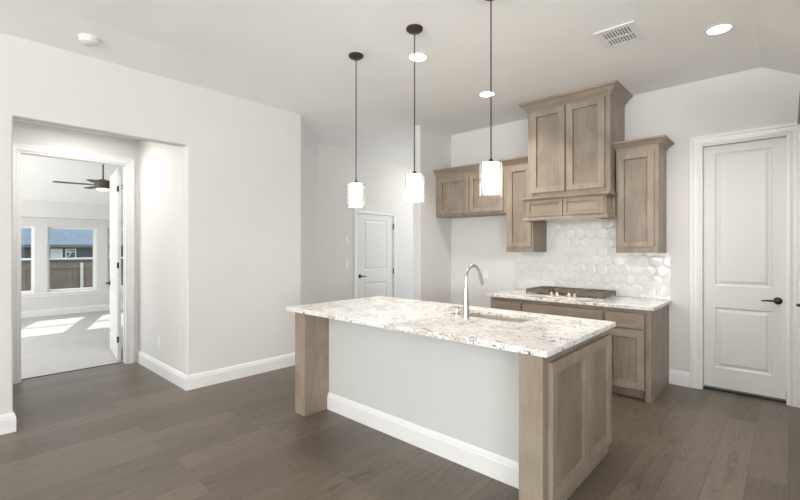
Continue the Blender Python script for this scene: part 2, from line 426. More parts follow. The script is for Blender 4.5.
# vestibule
wall('wall_niche_far', (-6.08, XL - .12, NY1, NY1 + .12, 0, 2.95))
wall('wall_niche_near', (-6.08, XL - .12, NY0 - .12, NY0, 0, 2.95))
wall('ceiling_niche', (-6.08, XL - .12, NY0, NY1, 2.75, 2.9), mat='ceiling')
DA0, DA1, DZ = .56, 1.56, 2.445
wall('wall_bedroom_door_side', (-6.08, XN, NY0, DA0, 0, 2.75), (-6.08, XN, DA1, NY1, 0, 2.75), (-6.08, XN, DA0, DA1, DZ, 2.75),
     (-6.08, XN, -1.6, NY0 - .12, 0, 3.1), (-6.08, XN, NY1 + .12, 4.8, 0, 3.1))
# bedroom
XWIN = -11.35
ZS, ZT = .49, 1.86
WY = [(-1.58 + .0, -.73), (-.53, .32), (.47, 1.32), (1.52, 2.37), (2.57, 3.42)]
pier = []; prev = -1.72
for y0, y1 in WY: pier.append((XWIN - .18, XWIN, prev, y0, 0, 2.5)); prev = y1
pier.append((XWIN - .18, XWIN, prev, 4.8, 0, 2.5))
wall('wall_bedroom_window_side', *pier, (XWIN - .179, XWIN - .001, -1.7, 4.79, 0, ZS), (XWIN - .179, XWIN - .001, -1.7, 4.79, ZT, 2.5))
wall('wall_bedroom_soffit', (XWIN, XWIN + .32, -1.6, 4.8, 2.035, 2.46))
wall('wall_bedroom_far', (XWIN, -6.08, 4.7, 4.8, 0, 3.1))
wall('wall_bedroom_near', (XWIN, -10.5, -1.6, -1.5, 0, 3.1), (-6.9, -6.08, -1.6, -1.5, 0, 3.1), (-10.5, -6.9, -1.6, -1.5, 0, .5), (-10.5, -6.9, -1.6, -1.5, 2.3, 3.1))
bm = bmesh.new()
prof = [(-6.0, 2.96), (-9.4, 2.96), (XWIN + .3, 2.36), (XWIN - .2, 2.36), (XWIN - .2, 3.2), (-6.0, 3.2)]
a = [bm.verts.new((x, -1.75, z)) for x, z in prof]; b = [bm.verts.new((x, 4.85, z)) for x, z in prof]
bm.faces.new(a); bm.faces.new(b)
for i in range(len(prof)): j = (i + 1) % len(prof); bm.faces.new((a[i], a[j], b[j], b[i]))
structure(obj('ceiling_bedroom', bm, 'ceiling'))

# baseboards
def baseboard(name, path, closed=False):
    bm = bmesh.new(); moulding(bm, path, BASEP, closed); return structure(obj(name, bm, 'trim'))
baseboard('baseboard_left', [(XN, NY1 - .001), (XL, NY1 - .001), (XL, P1[1]), P2, (XW2, D3a - .09)][::1])
baseboard('baseboard_left_near', [(XL, -6.6), (XL, NY0), (XN, NY0)])
baseboard('baseboard_hall', [(XW2, D3b + .09), (XW2, 6.6)])
baseboard('baseboard_stub', [(-3.85, 6.6), (-3.85, 4.452), (-3.718, 4.452), (-3.718, YB), (-2.62, YB)][::-1] if False else [(-3.85, 6.59), (-3.85, 4.452), (-3.718, 4.452), (-3.718, YB), (-2.62, YB)])
baseboard('baseboard_back', [(-.925, YB), (PA0 - .09, YB)])
baseboard('baseboard_bedroom', [(XWIN, -1.5), (XWIN, 4.7)])

# ---------------------------------------------------------------- doors
def lever(parent, map3, a, z, sgn, rot=0):
    """lever handle: rosette, neck and a slim lever pointing to sgn"""
    bm = bmesh.new()
    c0 = Vector(map3(a, z, 0)); dn = (Vector(map3(a, z, 1)) - c0); da = (Vector(map3(a + 1, z, 0)) - c0)
    def ring(pts, rads): tube(bm, [c0 + dn * d for d in pts], rads, 20)
    ring([0, .006, .010], [.033, .033, .028]); ring([.010, .045], [.011, .010])
    tube(bm, [c0 + dn * .045 - da * sgn * .008, c0 + dn * .048 + da * sgn * .03, c0 + dn * .046 + da * sgn * .08, c0 + dn * .042 + da * sgn * .115 + Vector((0, 0, -.006))], [.011, .010, .008, .006], 10)
    return obj('door_handle', bm, 'black', parent, smooth=True)
def hinge(parent, x, y, z, h=.09):
    bm = bmesh.new(); lathe(bm, x, y, [(.008, z - h / 2), (.008, z + h / 2)], 10); box(bm, x - .003, x + .003, y - .011, y + .011, z - h / 2, z + h / 2)
    return obj('hinge', bm, 'black', parent)

# door_1: open bedroom door at the end of the vestibule
d1 = structure(thing('door_1', (XN - .06, 1.08, 0)))
bm = bmesh.new(); frame_sweep(bm, face_x(XN), DA0, DA1, DZ, [(o * .75, d) for o, d in CASING]); obj('casing', bm, 'trim', d1)
bm = bmesh.new(); frame_sweep(bm, face_x(XN), DA0 + .018, DA1 - .018, DZ - .018, [(0, .0), (.018, 0), (.018, -.12), (0, -.12)])
frame_sweep(bm, face_x(XN - .045), DA0 + .006, DA1 - .006, DZ - .006, [(0, .0), (.012, 0), (.012, -.03), (0, -.03)] if False else [(-.022, 0), (0, 0), (0, -.03), (-.022, -.03)])
obj('door_jamb', bm, 'trim', d1)
hx, hy = -6.13, 1.495          # hinge line; the leaf swings into the bedroom
ang = R(7.8); dirv = Vector((-math.cos(ang), math.sin(ang), 0)); nrm = Vector((math.sin(ang), math.cos(ang), 0)) * -1
def leafmap(a, z, d):
    p = Vector((hx, hy, 0)) + dirv * a + nrm * d; return (p.x, p.y, z)
panel_door_slab('door_leaf', d1, leafmap, 0, .90, .02, 2.41, .035, both=True)
lever(d1, leafmap, .84, .93, -1)
for z in (.28, 1.2, 2.15): hinge(d1, hx + .004, hy + .002, z, .07)

# door_2: pantry door in the back wall
d2 = structure(thing('door_2', ((PA0 + PA1) / 2, YB, 0)))
bm = bmesh.new(); frame_sweep(bm, face_y(YB), PA0, PA1, PZ, CASING); obj('casing', bm, 'trim', d2)
bm = bmesh.new(); frame_sweep(bm, face_y(YB), PA0, PA1, PZ, [(-.014, 0), (0, 0), (0, -.13), (-.014, -.13)]); obj('door_jamb', bm, 'trim', d2)
panel_door_slab('door_leaf', d2, face_y(YB + .052), PA0 + .017, PA1 - .017, .034, PZ - .018, .035, top=(.092, .075), mid=(.829, 1.044), low=.195)
lever(d2, face_y(YB + .052), PA1 - .072, .93, -1)
structure(obj('door_gap_shade', B((PA0 + .002, PA1 - .002, YB + .045, YB + .1, 0, .006)), 'gap'))  # dark strip put in for the shade under the pantry door

# door_3: closed door in the hall
d3 = structure(thing('door_3', (XW2, (D3a + D3b) / 2, 0)))
bm = bmesh.new(); frame_sweep(bm, face_x(XW2), D3a, D3b, 2.0, [(o * .72, d) for o, d in CASING]); obj('casing', bm, 'trim', d3)
bm = bmesh.new(); frame_sweep(bm, face_x(XW2), D3a, D3b, 2.0, [(-.012, 0), (0, 0), (0, -.1), (-.012, -.1)]); obj('door_jamb', bm, 'trim', d3)
panel_door_slab('door_leaf', d3, face_x(XW2 - .012), D3a + .015, D3b - .015, .015, 1.985, .035, top=(.15, .09), mid=(.83, 1.04))
lever(d3, face_x(XW2 - .012), D3a + .075, .945, 1)
for z in (.25, 1.0, 1.80): hinge(d3, XW2 + .004, D3b - .012, z, .1)

# ---------------------------------------------------------------- bedroom windows (double hung)
for i, (y0, y1) in enumerate(WY):
    wn = structure(thing('window_%d' % (i + 1), (XWIN - .1, (y0 + y1) / 2, ZS)))
    XO = XWIN - .12
    bm = bmesh.new(); f = .045
    box(bm, XO - .03, XO + .04, y0, y0 + f, ZS, ZT); box(bm, XO - .03, XO + .04, y1 - f, y1, ZS, ZT)
    box(bm, XO - .03, XO + .04, y0 + f, y1 - f, ZS, ZS + f); box(bm, XO - .03, XO + .04, y0 + f, y1 - f, ZT - f, ZT)
    box(bm, XO - .02, XO + .035, y0 + f, y1 - f, 1.165, 1.205)
    obj('window_frame', bm, 'trim', wn)
    bm = bmesh.new(); box(bm, XO + .0, XO + .004, y0 + f, y1 - f, ZS + f, 1.165); box(bm, XO + .0, XO + .004, y0 + f, y1 - f, 1.205, ZT - f)
    obj('pane', bm, 'pane', wn)
structure(obj('trim_3', B((XWIN - .09, XWIN + .035, -1.5, 4.7, ZS - .035, ZS - .003), (XWIN + .001, XWIN + .014, -1.5, 4.7, ZS - .09, ZS - .035)), 'trim', bevel=.004))
# great room windows behind the camera
for i, (x0, x1) in enumerate([(-3.8, -2.2), (-1.8, -.2), (.2, 1.8)]):
    f = .05; bm = bmesh.new(); y0, y1 = -6.73, -6.69
    box(bm, x0, x0 + f, y0, y1, .5, 2.6); box(bm, x1 - f, x1, y0, y1, .5, 2.6); box(bm, x0 + f, x1 - f, y0, y1, .5, .55); box(bm, x0 + f, x1 - f, y0, y1, 2.55, 2.6); box(bm, x0 + f, x1 - f, y0, y1, 1.52, 1.57)
    structure(obj('window_%d' % (i + 6), bm, 'trim'))

# ---------------------------------------------------------------- outdoors beyond the bedroom
structure(obj('ground', B((-40, -11.56, -25, 35, -.6, -.35)), plain('lawn', (.20, .22, .12), .9, var=.2)))
fn = thing('wooden_fence', (-15, 3, -.35), 'weathered brown board fence standing outside the bedroom windows', 'fence')
bm = bmesh.new(); y = -12.0
while y < 16: box(bm, -15.02, -15, y, y + .135, -.35, .99 + random.uniform(-.006, .006)); y += .14
obj('boards', bm, 'fence', fn)
obj('rail', B((-15, -14.95, -12, 16, .84, .93)), 'fence', fn)
obj('rail', B((-15, -14.95, -12, 16, .0, .09)), 'fence', fn)
pale = plain('pale_post', (.5, .5, .48), .7)
for y in (-6.9, -4.5, -2.1, .32, 2.72, 5.12, 7.5): obj('post', B((-14.95, -14.88, y, y + .07, -.35, .99)), pale, fn)
hs = thing('neighbour_house', (-19, 3, -.35), 'neighbouring house with grey walls and blue-grey shingled roof above the fence', 'house')
obj('wall', B((-27, -19, -8, 13, -.35, 1.45)), 'siding', hs)
bm = bmesh.new()
pf = [(-18.5, 1.49), (-18.5, 1.53), (-23, 4.4), (-27.5, 1.6), (-27.5, 1.47)]
a = [bm.verts.new((x, -8.5, z)) for x, z in pf]; b = [bm.verts.new((x, 13.5, z)) for x, z in pf]
bm.faces.new(a); bm.faces.new(b)
for i in range(5): j = (i + 1) % 5; bm.faces.new((a[i], a[j], b[j], b[i]))
obj('roof', bm, 'roof', hs)
M['blind'] = plain('white_blind', (.75, .77, .78), .6)
for y0, y1 in ((-1.2, -.88), (1.35, 1.68), (2.62, 2.95), (3.03, 3.34), (4.35, 4.7)):
    fr = obj('window', B((-19, -18.95, y0, y1, 1.02, 1.38)), 'trim', hs)
    obj('pane', B((-18.955, -18.945, y0 + .04, y1 - .04, 1.06, 1.34)), 'blind' if y0 != 3.03 else 'siding', fr)
    if y0 == 3.03:
        bm = bmesh.new(); tube(bm, [(-18.94, 3.10, 1.09), (-18.94, 3.2, 1.25), (-18.94, 3.28, 1.3)], .022, 6); box(bm, -18.945, -18.93, 3.08, 3.2, 1.24, 1.31); obj('curtain', bm, 'blind', fr)

# ---------------------------------------------------------------- ceiling fan in the bedroom
FX, FY = -8.8, 1.93
fan = thing('ceiling_fan', (FX, FY, 2.45), 'bronze ceiling fan with a small light hanging in the bedroom seen through the doorway', 'ceiling fan')
bm = bmesh.new(); lathe(bm, FX, FY, [(.065, 2.958), (.065, 2.935), (.03, 2.90)], 20); obj('canopy', bm, 'fan_bronze', fan, smooth=True)
bm = bmesh.new(); lathe(bm, FX, FY, [(.012, 2.91), (.012, 2.60)], 10); obj('downrod', bm, 'fan_bronze', fan, smooth=True)
bm = bmesh.new(); lathe(bm, FX, FY, [(.03, 2.61), (.10, 2.59), (.12, 2.57), (.12, 2.46), (.10, 2.445)], 28); obj('motor_housing', bm, 'fan_bronze', fan, smooth=True)
bm = bmesh.new(); lathe(bm, FX, FY, [(.098, 2.445), (.09, 2.42), (.05, 2.41)], 28); obj('light_bowl', bm, glow('warm_bowl', (1, .8, .62), 1.2), fan, smooth=True)
for k in range(5):
    an = R(-99 + 72 * k); bm = bmesh.new()
    pts = [(.11, -.03), (.2, -.05), (.62, -.065), (.68, -.04), (.68, .04), (.62, .065), (.2, .05), (.11, .03)]
    tp = []; bt = []
    for r_, s_ in pts:
        x = FX + r_ * math.cos(an) - s_ * math.sin(an); y = FY + r_ * math.sin(an) + s_ * math.cos(an); z = 2.505 + s_ * .05
        tp.append(bm.verts.new((x, y, z + .004))); bt.append(bm.verts.new((x, y, z - .004)))
    bm.faces.new(tp); bm.faces.new(bt)
    for i in range(8): j = (i + 1) % 8; bm.faces.new((tp[i], tp[j], bt[j], bt[i]))
    obj('blade', bm, 'fan_bronze', fan)

# ---------------------------------------------------------------- kitchen island
CT = .904; CTH = .032
isl = thing('kitchen_island', (-2.0, 2.6, 0), 'large kitchen island with white panelled back and stained wood ends under granite', 'kitchen island')
UZ = CT - CTH
obj('back_panel', B((-2.99, -1.056, 2.324, 2.345, 0, UZ - .001)), 'island_paint', isl)['label'] = 'white painted back panel'
bm = bmesh.new(); moulding(bm, [(-2.989, 2.324), (-1.056, 2.324)], BASEP); obj('baseboard', bm, 'trim', isl)['label'] = 'white baseboard along the panel'
obj('post', B((-3.137, -2.993, 2.074, 2.38, 0, UZ - .001)), 'wood_v', isl, bevel=.003)
obj('post', B((-1.054, -.922, 2.074, 2.345, 0, UZ - .001)), 'wood_v', isl, bevel=.003)
obj('carcass', B((-3.137, -3.115, 2.38, 3.12, 0, UZ - .001), (-.944, -.922, 2.345, 3.14, 0, UZ - .001), (-3.115, -.944, 2.345, 3.07, .1, .12),
                 (-3.115, -.944, 3.1, 3.12, .70, UZ - .001), (-3.115, -.944, 3.1, 3.12, .09, .12), (-3.115, -.944, 3.03, 3.05, 0, .1)), 'wood_v', isl)
fx = face_x(-.922)
shaker('door', isl, fx, 2.134, 2.668, .088, .826, .068)
shaker('door', isl, fx, 2.682, 3.122, .088, .826, .068)
fyk = lambda a, z, d: (a, 3.12 + d, z)
xx = -3.11
for wd in (.54, .41, .41, .40, .37):
    shaker('door', isl, fyk, xx + .008, xx + wd - .008, .12, .85, .06); xx += wd
# counter top with the sink cut-out
def slab_with_hole(bm, x0, x1, y0, y1, z0, z1, hx0, hx1, hy0, hy1, r=.02):
    def rr(a0, a1, b0, b1, r, n=5):
        out = []
        for cx, cy, st in ((a1 - r, b1 - r, 0), (a0 + r, b1 - r, 90), (a0 + r, b0 + r, 180), (a1 - r, b0 + r, 270)):
            for k in range(n + 1): t = R(st + 90 * k / n); out.append((cx + r * math.cos(t), cy + r * math.sin(t)))
        return out
    o, h = rr(x0, x1, y0, y1, .006), rr(hx0, hx1, hy0, hy1, r); n = len(o); L = []
    e = .004
    def ring(pts, z): return [bm.verts.new((x, y, z)) for x, y in pts]
    oi = rr(x0 + e, x1 - e, y0 + e, y1 - e, .004)
    O0, Oa, O1, H1, H0 = ring(o, z0), ring(o, z1 - e), ring(oi, z1), ring(h, z1), ring(h, z0)
    for A, C in ((O0, Oa), (Oa, O1), (O1, H1), (H1, H0), (H0, O0)):
        for i in range(n): bm.faces.new((A[i], A[(i + 1) % n], C[(i + 1) % n], C[i]))
SX0, SX1, SY0, SY1 = -1.97, -1.352, 2.695, 3.02
bm = bmesh.new(); slab_with_hole(bm, -3.235, -.888, 2.045, 3.19, UZ, CT, SX0, SX1, SY0, SY1)
tag(obj('island_countertop', bm, 'granite'), 'speckled white granite slab on top of the island with a sink cut-out', 'countertop')
# undermount sink
sk = thing('kitchen_sink', ((SX0 + SX1) / 2, (SY0 + SY1) / 2, UZ - .2), 'undermount steel sink sunk into the island counter', 'sink')
bm = bmesh.new(); t = .012; zb = UZ - .20; a0, a1, b0, b1 = SX0 - .004, SX1 + .004, SY0 - .004, SY1 + .004
box(bm, a0 - t, a0, b0 - t, b1 + t, zb, UZ - .001); box(bm, a1, a1 + t, b0 - t, b1 + t, zb, UZ - .001)
box(bm, a0, a1, b0 - t, b0, zb, UZ - .001); box(bm, a0, a1, b1, b1 + t, zb, UZ - .001); box(bm, a0, a1, b0, b1, zb, zb + .01)
obj('basin', bm, plain('sink_steel', (.66, .61, .54), .4, .35), sk)
bm = bmesh.new(); lathe(bm, -1.72, 2.86, [(.04, zb + .0102), (.038, zb + .014), (.02, zb + .012)], 20); obj('drain', bm, 'chrome', sk, smooth=True)
# faucet
fc = thing('kitchen_faucet', (-1.735, 2.60, CT), 'tall brushed nickel gooseneck faucet beside the island sink', 'faucet')
fx0, fy0 = -1.737, 2.60
bm = bmesh.new(); lathe(bm, fx0, fy0, [(.029, CT), (.029, CT + .008), (.0245, CT + .016), (.0225, CT + .10), (.0175, CT + .20), (.0145, CT + .23)], 24); obj('body', bm, 'chrome', fc, smooth=True)
pts = [(fx0, fy0, CT + .22), (fx0, fy0, 1.19)]; rc = .094; zc = 1.192
for k in range(1, 14):
    t_ = math.pi * k / 13 * .90; pts.append((fx0 + .0 * k, fy0 + rc - rc * math.cos(t_), zc + rc * math.sin(t_)))
bm = bmesh.new(); tube(bm, pts, .0118, 16); obj('spout', bm, 'chrome', fc, smooth=True)
e0 = Vector(pts[-1]); dd = (Vector(pts[-1]) - Vector(pts[-2])).normalized()
bm = bmesh.new(); tube(bm, [e0 - dd * .004, e0 + dd * .01, e0 + dd * .05, e0 + dd * .092], [.0135, .015, .017, .0145], 16); obj('spray_head', bm, 'chrome', fc, smooth=True)
bm = bmesh.new(); tube(bm, [(fx0, fy0, CT + .07), (fx0 - .045, fy0, CT + .07)], .013, 12); tube(bm, [(fx0 - .04, fy0, CT + .07), (fx0 - .075, fy0 + .0, CT + .082)], [.007, .005], 8); obj('handle', bm, 'chrome', fc, smooth=True)
sd = thing('soap_dispenser', (-1.885, 2.70, CT), 'small polished metal soap dispenser left of the tall faucet', 'soap dispenser')
bm = bmesh.new(); lathe(bm, -1.885, 2.70, [(.024, CT), (.024, CT + .008), (.014, CT + .014), (.012, CT + .045), (.017, CT + .048), (.017, CT + .056)], 20); obj('body', bm, 'chrome', sd, smooth=True)
bm = bmesh.new(); tube(bm, [(-1.875, 2.70, CT + .052), (-1.92, 2.695, CT + .055), (-1.985, 2.69, CT + .036)], [.008, .007, .006], 10); obj('nozzle', bm, 'chrome', sd, smooth=True)

# ---------------------------------------------------------------- base cabinets and counter on the back wall
KT = .879; KU = KT - .033; KF = 4.40
def base_unit(x0, x1, label, doors, toe_end=False, drawer=True):
    t = thing('base_cabinet', ((x0 + x1) / 2, (KF + YB) / 2, 0), label, 'cabinet', None)
    bx = [(x0 + .0005, x1 - .0005, KF + .02, YB - .002, .10, KU - .001)]
    if toe_end: bx += [(x1 - .02, x1 - .0004, KF + .02, YB - .002, 0, .10)]
    obj('carcass', B(*bx), 'wood_v', t)
    # face frame
    st = .035
    rt = .047 if toe_end else st
    obj('face_frame', B((x0 + .0006, x0 + .012, KF, KF + .02, .10, KU - .001), (x1 - rt, x1 - .0006, KF, KF + .02, 0 if toe_end else .10, KU - .001),
                        (x0 + .012, x1 - rt, KF, KF + .02, KU - .034, KU - .001), (x0 + .012, x1 - rt, KF, KF + .02, .64, .672), (x0 + .012, x1 - rt, KF, KF + .02, .10, .112)), 'wood_v', t)
    a0, a1 = x0 + .009, x1 - rt - (.004 if toe_end else -.025)
    slab('drawer', t, face_y(KF), a0, a1, .668, .803)
    n = doors; wd = (a1 - a0) / n
    for k in range(n): shaker('door', t, face_y(KF), a0 + k * wd + (.003 if k else 0), a0 + (k + 1) * wd - (.003 if k < n - 1 else 0), .104, .645, .062)
    obj('toe_kick', B((x0 + .001, x1 - (.021 if toe_end else .001), KF + .075, KF + .09, 0, .10)), 'gap' if False else 'wood_x', t)
    return t
base_unit(-2.591, -2.19, 'narrow stained wood base cabinet at the left end of the back counter', 1)
base_unit(-2.19, -1.325, 'wide stained wood base cabinet directly under the gas cooktop', 2)
base_unit(-1.325, -.927, 'stained wood base cabinet with drawer above shaker door, right end of back counter', 1, True)
bm = bmesh.new(); box(bm, -2.63, -.900, KF - .03, YB - .001, KU, KT)
tag(obj('back_countertop', bm, 'granite', bevel=.004), 'speckled white granite counter along the back wall under the cooktop', 'countertop')

# gas cooktop
ckt = thing('gas_cooktop', (-1.83, 4.88, KT), 'stainless gas cooktop with dark grates and front knobs on the back counter', 'cooktop')
CX0, CX1, CY0, CY1 = -2.26, -1.41, 4.60, 5.10
obj('tray', B((CX0, CX1, CY0, CY1, KT, KT + .012)), 'steel', ckt, bevel=.004)
for gx in (-2.12, -1.835, -1.55):
    x0, x1, y0, y1 = gx - .135, gx + .135, CY0 + .02, CY1 - .02
    if gx == -1.835: y0 += .115
    bm = bmesh.new(); z0, z1 = KT + .030, KT + .066; w_ = .018
    box(bm, x0, x1, y0, y0 + w_, z0, z1); box(bm, x0, x1, y1 - w_, y1, z0, z1)
    box(bm, x0, x0 + w_, y0 + w_, y1 - w_, z0, z1); box(bm, x1 - w_, x1, y0 + w_, y1 - w_, z0, z1)
    for xm in ((x0 + x1) / 2,): box(bm, xm - .008, xm + .008, y0 + w_, y1 - w_, z0 + .018, z1 + .002)
    for q in (.25, .5, .75): ym = y0 + (y1 - y0) * q; box(bm, x0 + w_, x1 - w_, ym - .008, ym + .008, z0 + .018, z1 + .002)
    for cx_ in (x0, x1 - .014):
        for cy_ in (y0, y1 - .014): box(bm, cx_, cx_ + .014, cy_, cy_ + .014, KT + .012, z0)
    obj('grate', bm, 'iron', ckt, bevel=.0015)
for bx_, by_, r_ in ((-2.12, 4.73, .035), (-2.12, 4.97, .045), (-1.835, 4.90, .055), (-1.55, 4.73, .045), (-1.55, 4.97, .035)):
    bm = bmesh.new(); lathe(bm, bx_, by_, [(r_ + .012, KT + .012), (r_ + .010, KT + .018), (r_, KT + .020), (r_, KT + .028), (r_ - .008, KT + .030)], 20)
    obj('burner', bm, 'iron', ckt, smooth=True)
for kx in (-1.965, -1.90, -1.77, -1.705):
    bm = bmesh.new(); lathe(bm, kx, 4.655, [(.026, KT + .012), (.026, KT + .018), (.022, KT + .022), (.020, KT + .042), (.015, KT + .046)], 18); box(bm, kx - .003, kx + .003, 4.637, 4.673, KT + .044, KT + .052)
    obj('knob', bm, plain('warm_knob_metal', (.74, .62, .50), .3, .9) if kx == -1.965 else bpy.data.materials['warm_knob_metal'], ckt, smooth=True)

# ---------------------------------------------------------------- tiled backsplash
bs = thing('tile_backsplash', (-1.8, YB, KT), 'glossy white hexagon tile backsplash behind the cooktop', 'backsplash')
BX0, BX1, BZ0, BZ1, BZ2 = -2.656, -.915, KT + .001, 1.368, 1.755
obj('grout', B((BX0, BX1, YB - .004, YB - .0005, BZ0, BZ1), (-2.245, -1.36, YB - .004, YB - .0005, BZ1, BZ2)), 'grout', bs)
bm = bmesh.new(); TW = .122; rh = TW * math.sqrt(3) / 2
j = 0; z = BZ0 - .03
while z < BZ2 + .1:
    x = BX0 - .1 + (TW / 2 if j % 2 else 0)
    while x < BX1 + .1:
        Rr = TW / math.sqrt(3); tx, tz = random.gauss(0, .012), random.gauss(0, .012)
        loops = []
        for s_, d_ in ((.99, 0), (.982, .0010), (.93, .0018), (.6, .0026)):
            loops.append([bm.verts.new((x + Rr * s_ * math.sin(R(60 * k)), YB - .004 - d_ - (0 if s_ > .98 else (tx * math.sin(R(60 * k)) + tz * math.cos(R(60 * k))) * Rr * s_), z + Rr * s_ * math.cos(R(60 * k)))) for k in range(6)])
        for A, C in zip(loops, loops[1:]):
            for k in range(6): bm.faces.new((A[k], A[(k + 1) % 6], C[(k + 1) % 6], C[k]))
        bm.faces.new(loops[-1])
        x += TW
    z += rh; j += 1
for co, no in (((BX0, 0, 0), (-1, 0, 0)), ((BX1, 0, 0), (1, 0, 0)), ((0, 0, BZ0), (0, 0, -1)), ((0, 0, BZ2), (0, 0, 1))):
    bmesh.ops.bisect_plane(bm, geom=bm.verts[:] + bm.edges[:] + bm.faces[:], plane_co=co, plane_no=no, clear_outer=True)
for co, no in (((0, 0, BZ1), (0, 0, 1)), ((-2.245, 0, 0), (1, 0, 0)), ((-1.36, 0, 0), (1, 0, 0))):
    bmesh.ops.bisect_plane(bm, geom=bm.verts[:] + bm.edges[:] + bm.faces[:], plane_co=co, plane_no=no)
dead = [f for f in bm.faces if f.calc_center_median().z > BZ1 and not (-2.245 < f.calc_center_median().x < -1.36)]
bmesh.ops.delete(bm, geom=dead, context='FACES')
obj('tiles', bm, 'tile', bs, smooth=True)

# ---------------------------------------------------------------- upper cabinets
UY = 4.80
def crown(parent, x0, x1, y0, z, left=True, right=True, s=1.0, yb=YB - .002):
    bm = bmesh.new()
    path = []
    if left: path.append((x0, yb))
    path += [(x0, y0), (x1, y0)]
    if right: path.append((x1, yb))
    moulding(bm, path, [(o * s, z + h * s) for o, h in CROWN])
    return obj('crown_moulding', bm, 'wood_x', parent)
def upper(x0, x1, z0, z1, doors, label, left=True, right=True, dz=None, y0=UY):
    t = thing('wall_cabinet', ((x0 + x1) / 2, (y0 + YB) / 2, z0), label, 'cabinet', None)
    yb = YB - .002
    obj('carcass', B((x0, x1, y0 + .0, yb, z0, z1 + .074)), 'wood_v', t, bevel=.0015)
    for a0, a1 in doors: shaker('door', t, face_y(y0), a0, a1, dz[0], dz[1], .058)
    crown(t, x0, x1, y0, z1, left, right, yb=yb)
    return t
upper(-3.716, -2.607, 1.857, 2.44, [(-3.648, -3.150), (-3.135, -2.640)], 'short two-door wooden wall cabinet high up in the left corner', False, False, (1.885, 2.385))
upper(-2.606, -2.252, 1.368, 2.44, [(-2.575, -2.27)], 'tall narrow wooden wall cabinet just left of the range hood', False, False, (1.43, 2.41))
upper(-1.336, -.95, 1.368, 2.436, [(-1.312, -.984)], 'single-door wooden wall cabinet right of the hood, nearest the pantry door', True, True, (1.428, 2.385))

# range hood cabinet
hd = thing('range_hood', (-1.8, 4.9, 1.74), 'tall wooden range hood cabinet with crown and lower mantel above the cooktop', 'range hood')
HY = 4.66
obj('carcass', B((-2.25, -1.352, HY, YB - .002, 1.97, 3.098)), 'wood_v', hd, bevel=.0015)
shaker('door', hd, face_y(HY), -2.205, -1.812, 2.045, 2.985, .068)
shaker('door', hd, face_y(HY), -1.792, -1.402, 2.045, 2.985, .068)
bm = bmesh.new(); moulding(bm, [(-2.25, YB - .002), (-2.25, HY), (-1.352, HY), (-1.352, YB - .002)], [(o * 1.15, 2.997 + h * 1.36) for o, h in CROWN]); obj('crown_moulding', bm, 'wood_x', hd)
ML, MR, MY = -2.235, -1.365, 4.57
bm = bmesh.new(); box(bm, ML, MR, MY, UY - .002, 1.745, 1.968); box(bm, -2.245, -1.342, UY + 0.0, YB - .013, 1.76, 1.968); obj('mantel', bm, 'wood_x', hd, bevel=.0015)
bm = bmesh.new()
for z0, pr_ in ((1.955, [(0, 0), (.018, .0), (.028, .012), (.040, .016), (.040, .034), (0, .034)]), (1.726, [(0, .0), (.030, 0), (.030, .02), (.018, .028), (.012, .036), (0, .04)])):
    moulding(bm, [(ML, UY - .003), (ML, MY), (MR, MY), (MR, UY - .003)], [(o, z0 + h) for o, h in pr_])
box(bm, ML, MR, MY, UY - .003, 1.9701, 1.988); obj('ledge', bm, 'wood_x', hd)
for a0, a1 in ((-2.215, -1.805), (-1.795, -1.385)):
    shaker('mantel_panel', hd, face_y(MY), a0, a1, 1.770, 1.952, .038, ('wood_x', 'wood_x'), .018)
obj('vent_insert', B((-2.1, -1.5, 4.66, 5.0, 1.735, 1.745)), 'steel', hd)

# tall cabinet whose edge just enters the frame at the right
tc_ = thing('tall_cabinet', (.47, 4.0, 0), 'tall wooden cabinet at the right edge of the picture, mostly out of view', 'cabinet')
obj('carcass', B((.12, .785, 3.56, 4.38, 0, 2.50)), 'wood_v', tc_)
bm = bmesh.new(); moulding(bm, [(.12, 3.56), (.12, 4.38), (.785, 4.38)], [(0, 2.365), (-.074, 2.365), (-.072, 2.385), (-.052, 2.50), (0, 2.50)]); obj('crown_moulding', bm, 'wood_x', tc_)
shaker('door', tc_, face_mx(.12), 3.6, 3.97, .12, 2.33, .06); shaker('door', tc_, face_mx(.12), 3.99, 4.36, .12, 2.33, .06)
bm = bmesh.new(); tube(bm, [(.10, 4.32, .997), (.050, 4.32, .997), (.044, 4.30, .999), (.044, 4.12, 1.01), (.050, 4.10, 1.01), (.10, 4.10, 1.01)], .008, 10); obj('handle', bm, 'black', tc_, smooth=True)

# ---------------------------------------------------------------- pendants
PY = 2.461
def make_pendant(x):
    t = thing('pendant_light', (x, PY, 1.761))
    bm = bmesh.new(); lathe(bm, x, PY, [(.012, HC - .030), (.05, HC - .026), (.064, HC - .014), (.064, HC - .0005)], 32); obj('canopy', bm, 'bronze', t, smooth=True)
    bm = bmesh.new(); lathe(bm, x, PY, [(.0045, 1.99), (.0045, HC - .028)], 8); obj('cord', bm, 'bronze', t, smooth=True)
    bm = bmesh.new(); lathe(bm, x, PY, [(.034, 1.976), (.034, 1.984), (.014, 1.988), (.012, 2.004)], 24); obj('socket_cap', bm, 'bronze', t, smooth=True)
    bm = bmesh.new(); lathe(bm, x, PY, [(.050, 1.779), (.054, 1.784), (.054, 1.965), (.050, 1.9715)], 32); obj('inner_shade', bm, 'opal', t, smooth=True)
    bm = bmesh.new()
    lathe(bm, x, PY, [(.078, 1.762), (.078, 1.968), (.074, 1.975), (.03, 1.9755), (.03, 1.9725), (.073, 1.972), (.0755, 1.968), (.0755, 1.762)], 40, caps=False)
    f = bm.verts[:]; bm.verts.ensure_lookup_table()
    n = 40
    for k in range(n): bm.faces.new((bm.verts[k], bm.verts[(k + 1) % n], bm.verts[7 * n + (k + 1) % n], bm.verts[7 * n + k]))
    obj('glass_shade', bm, 'shade_glass', t, smooth=True)
    return t
pn = make_pendant(-2.783)
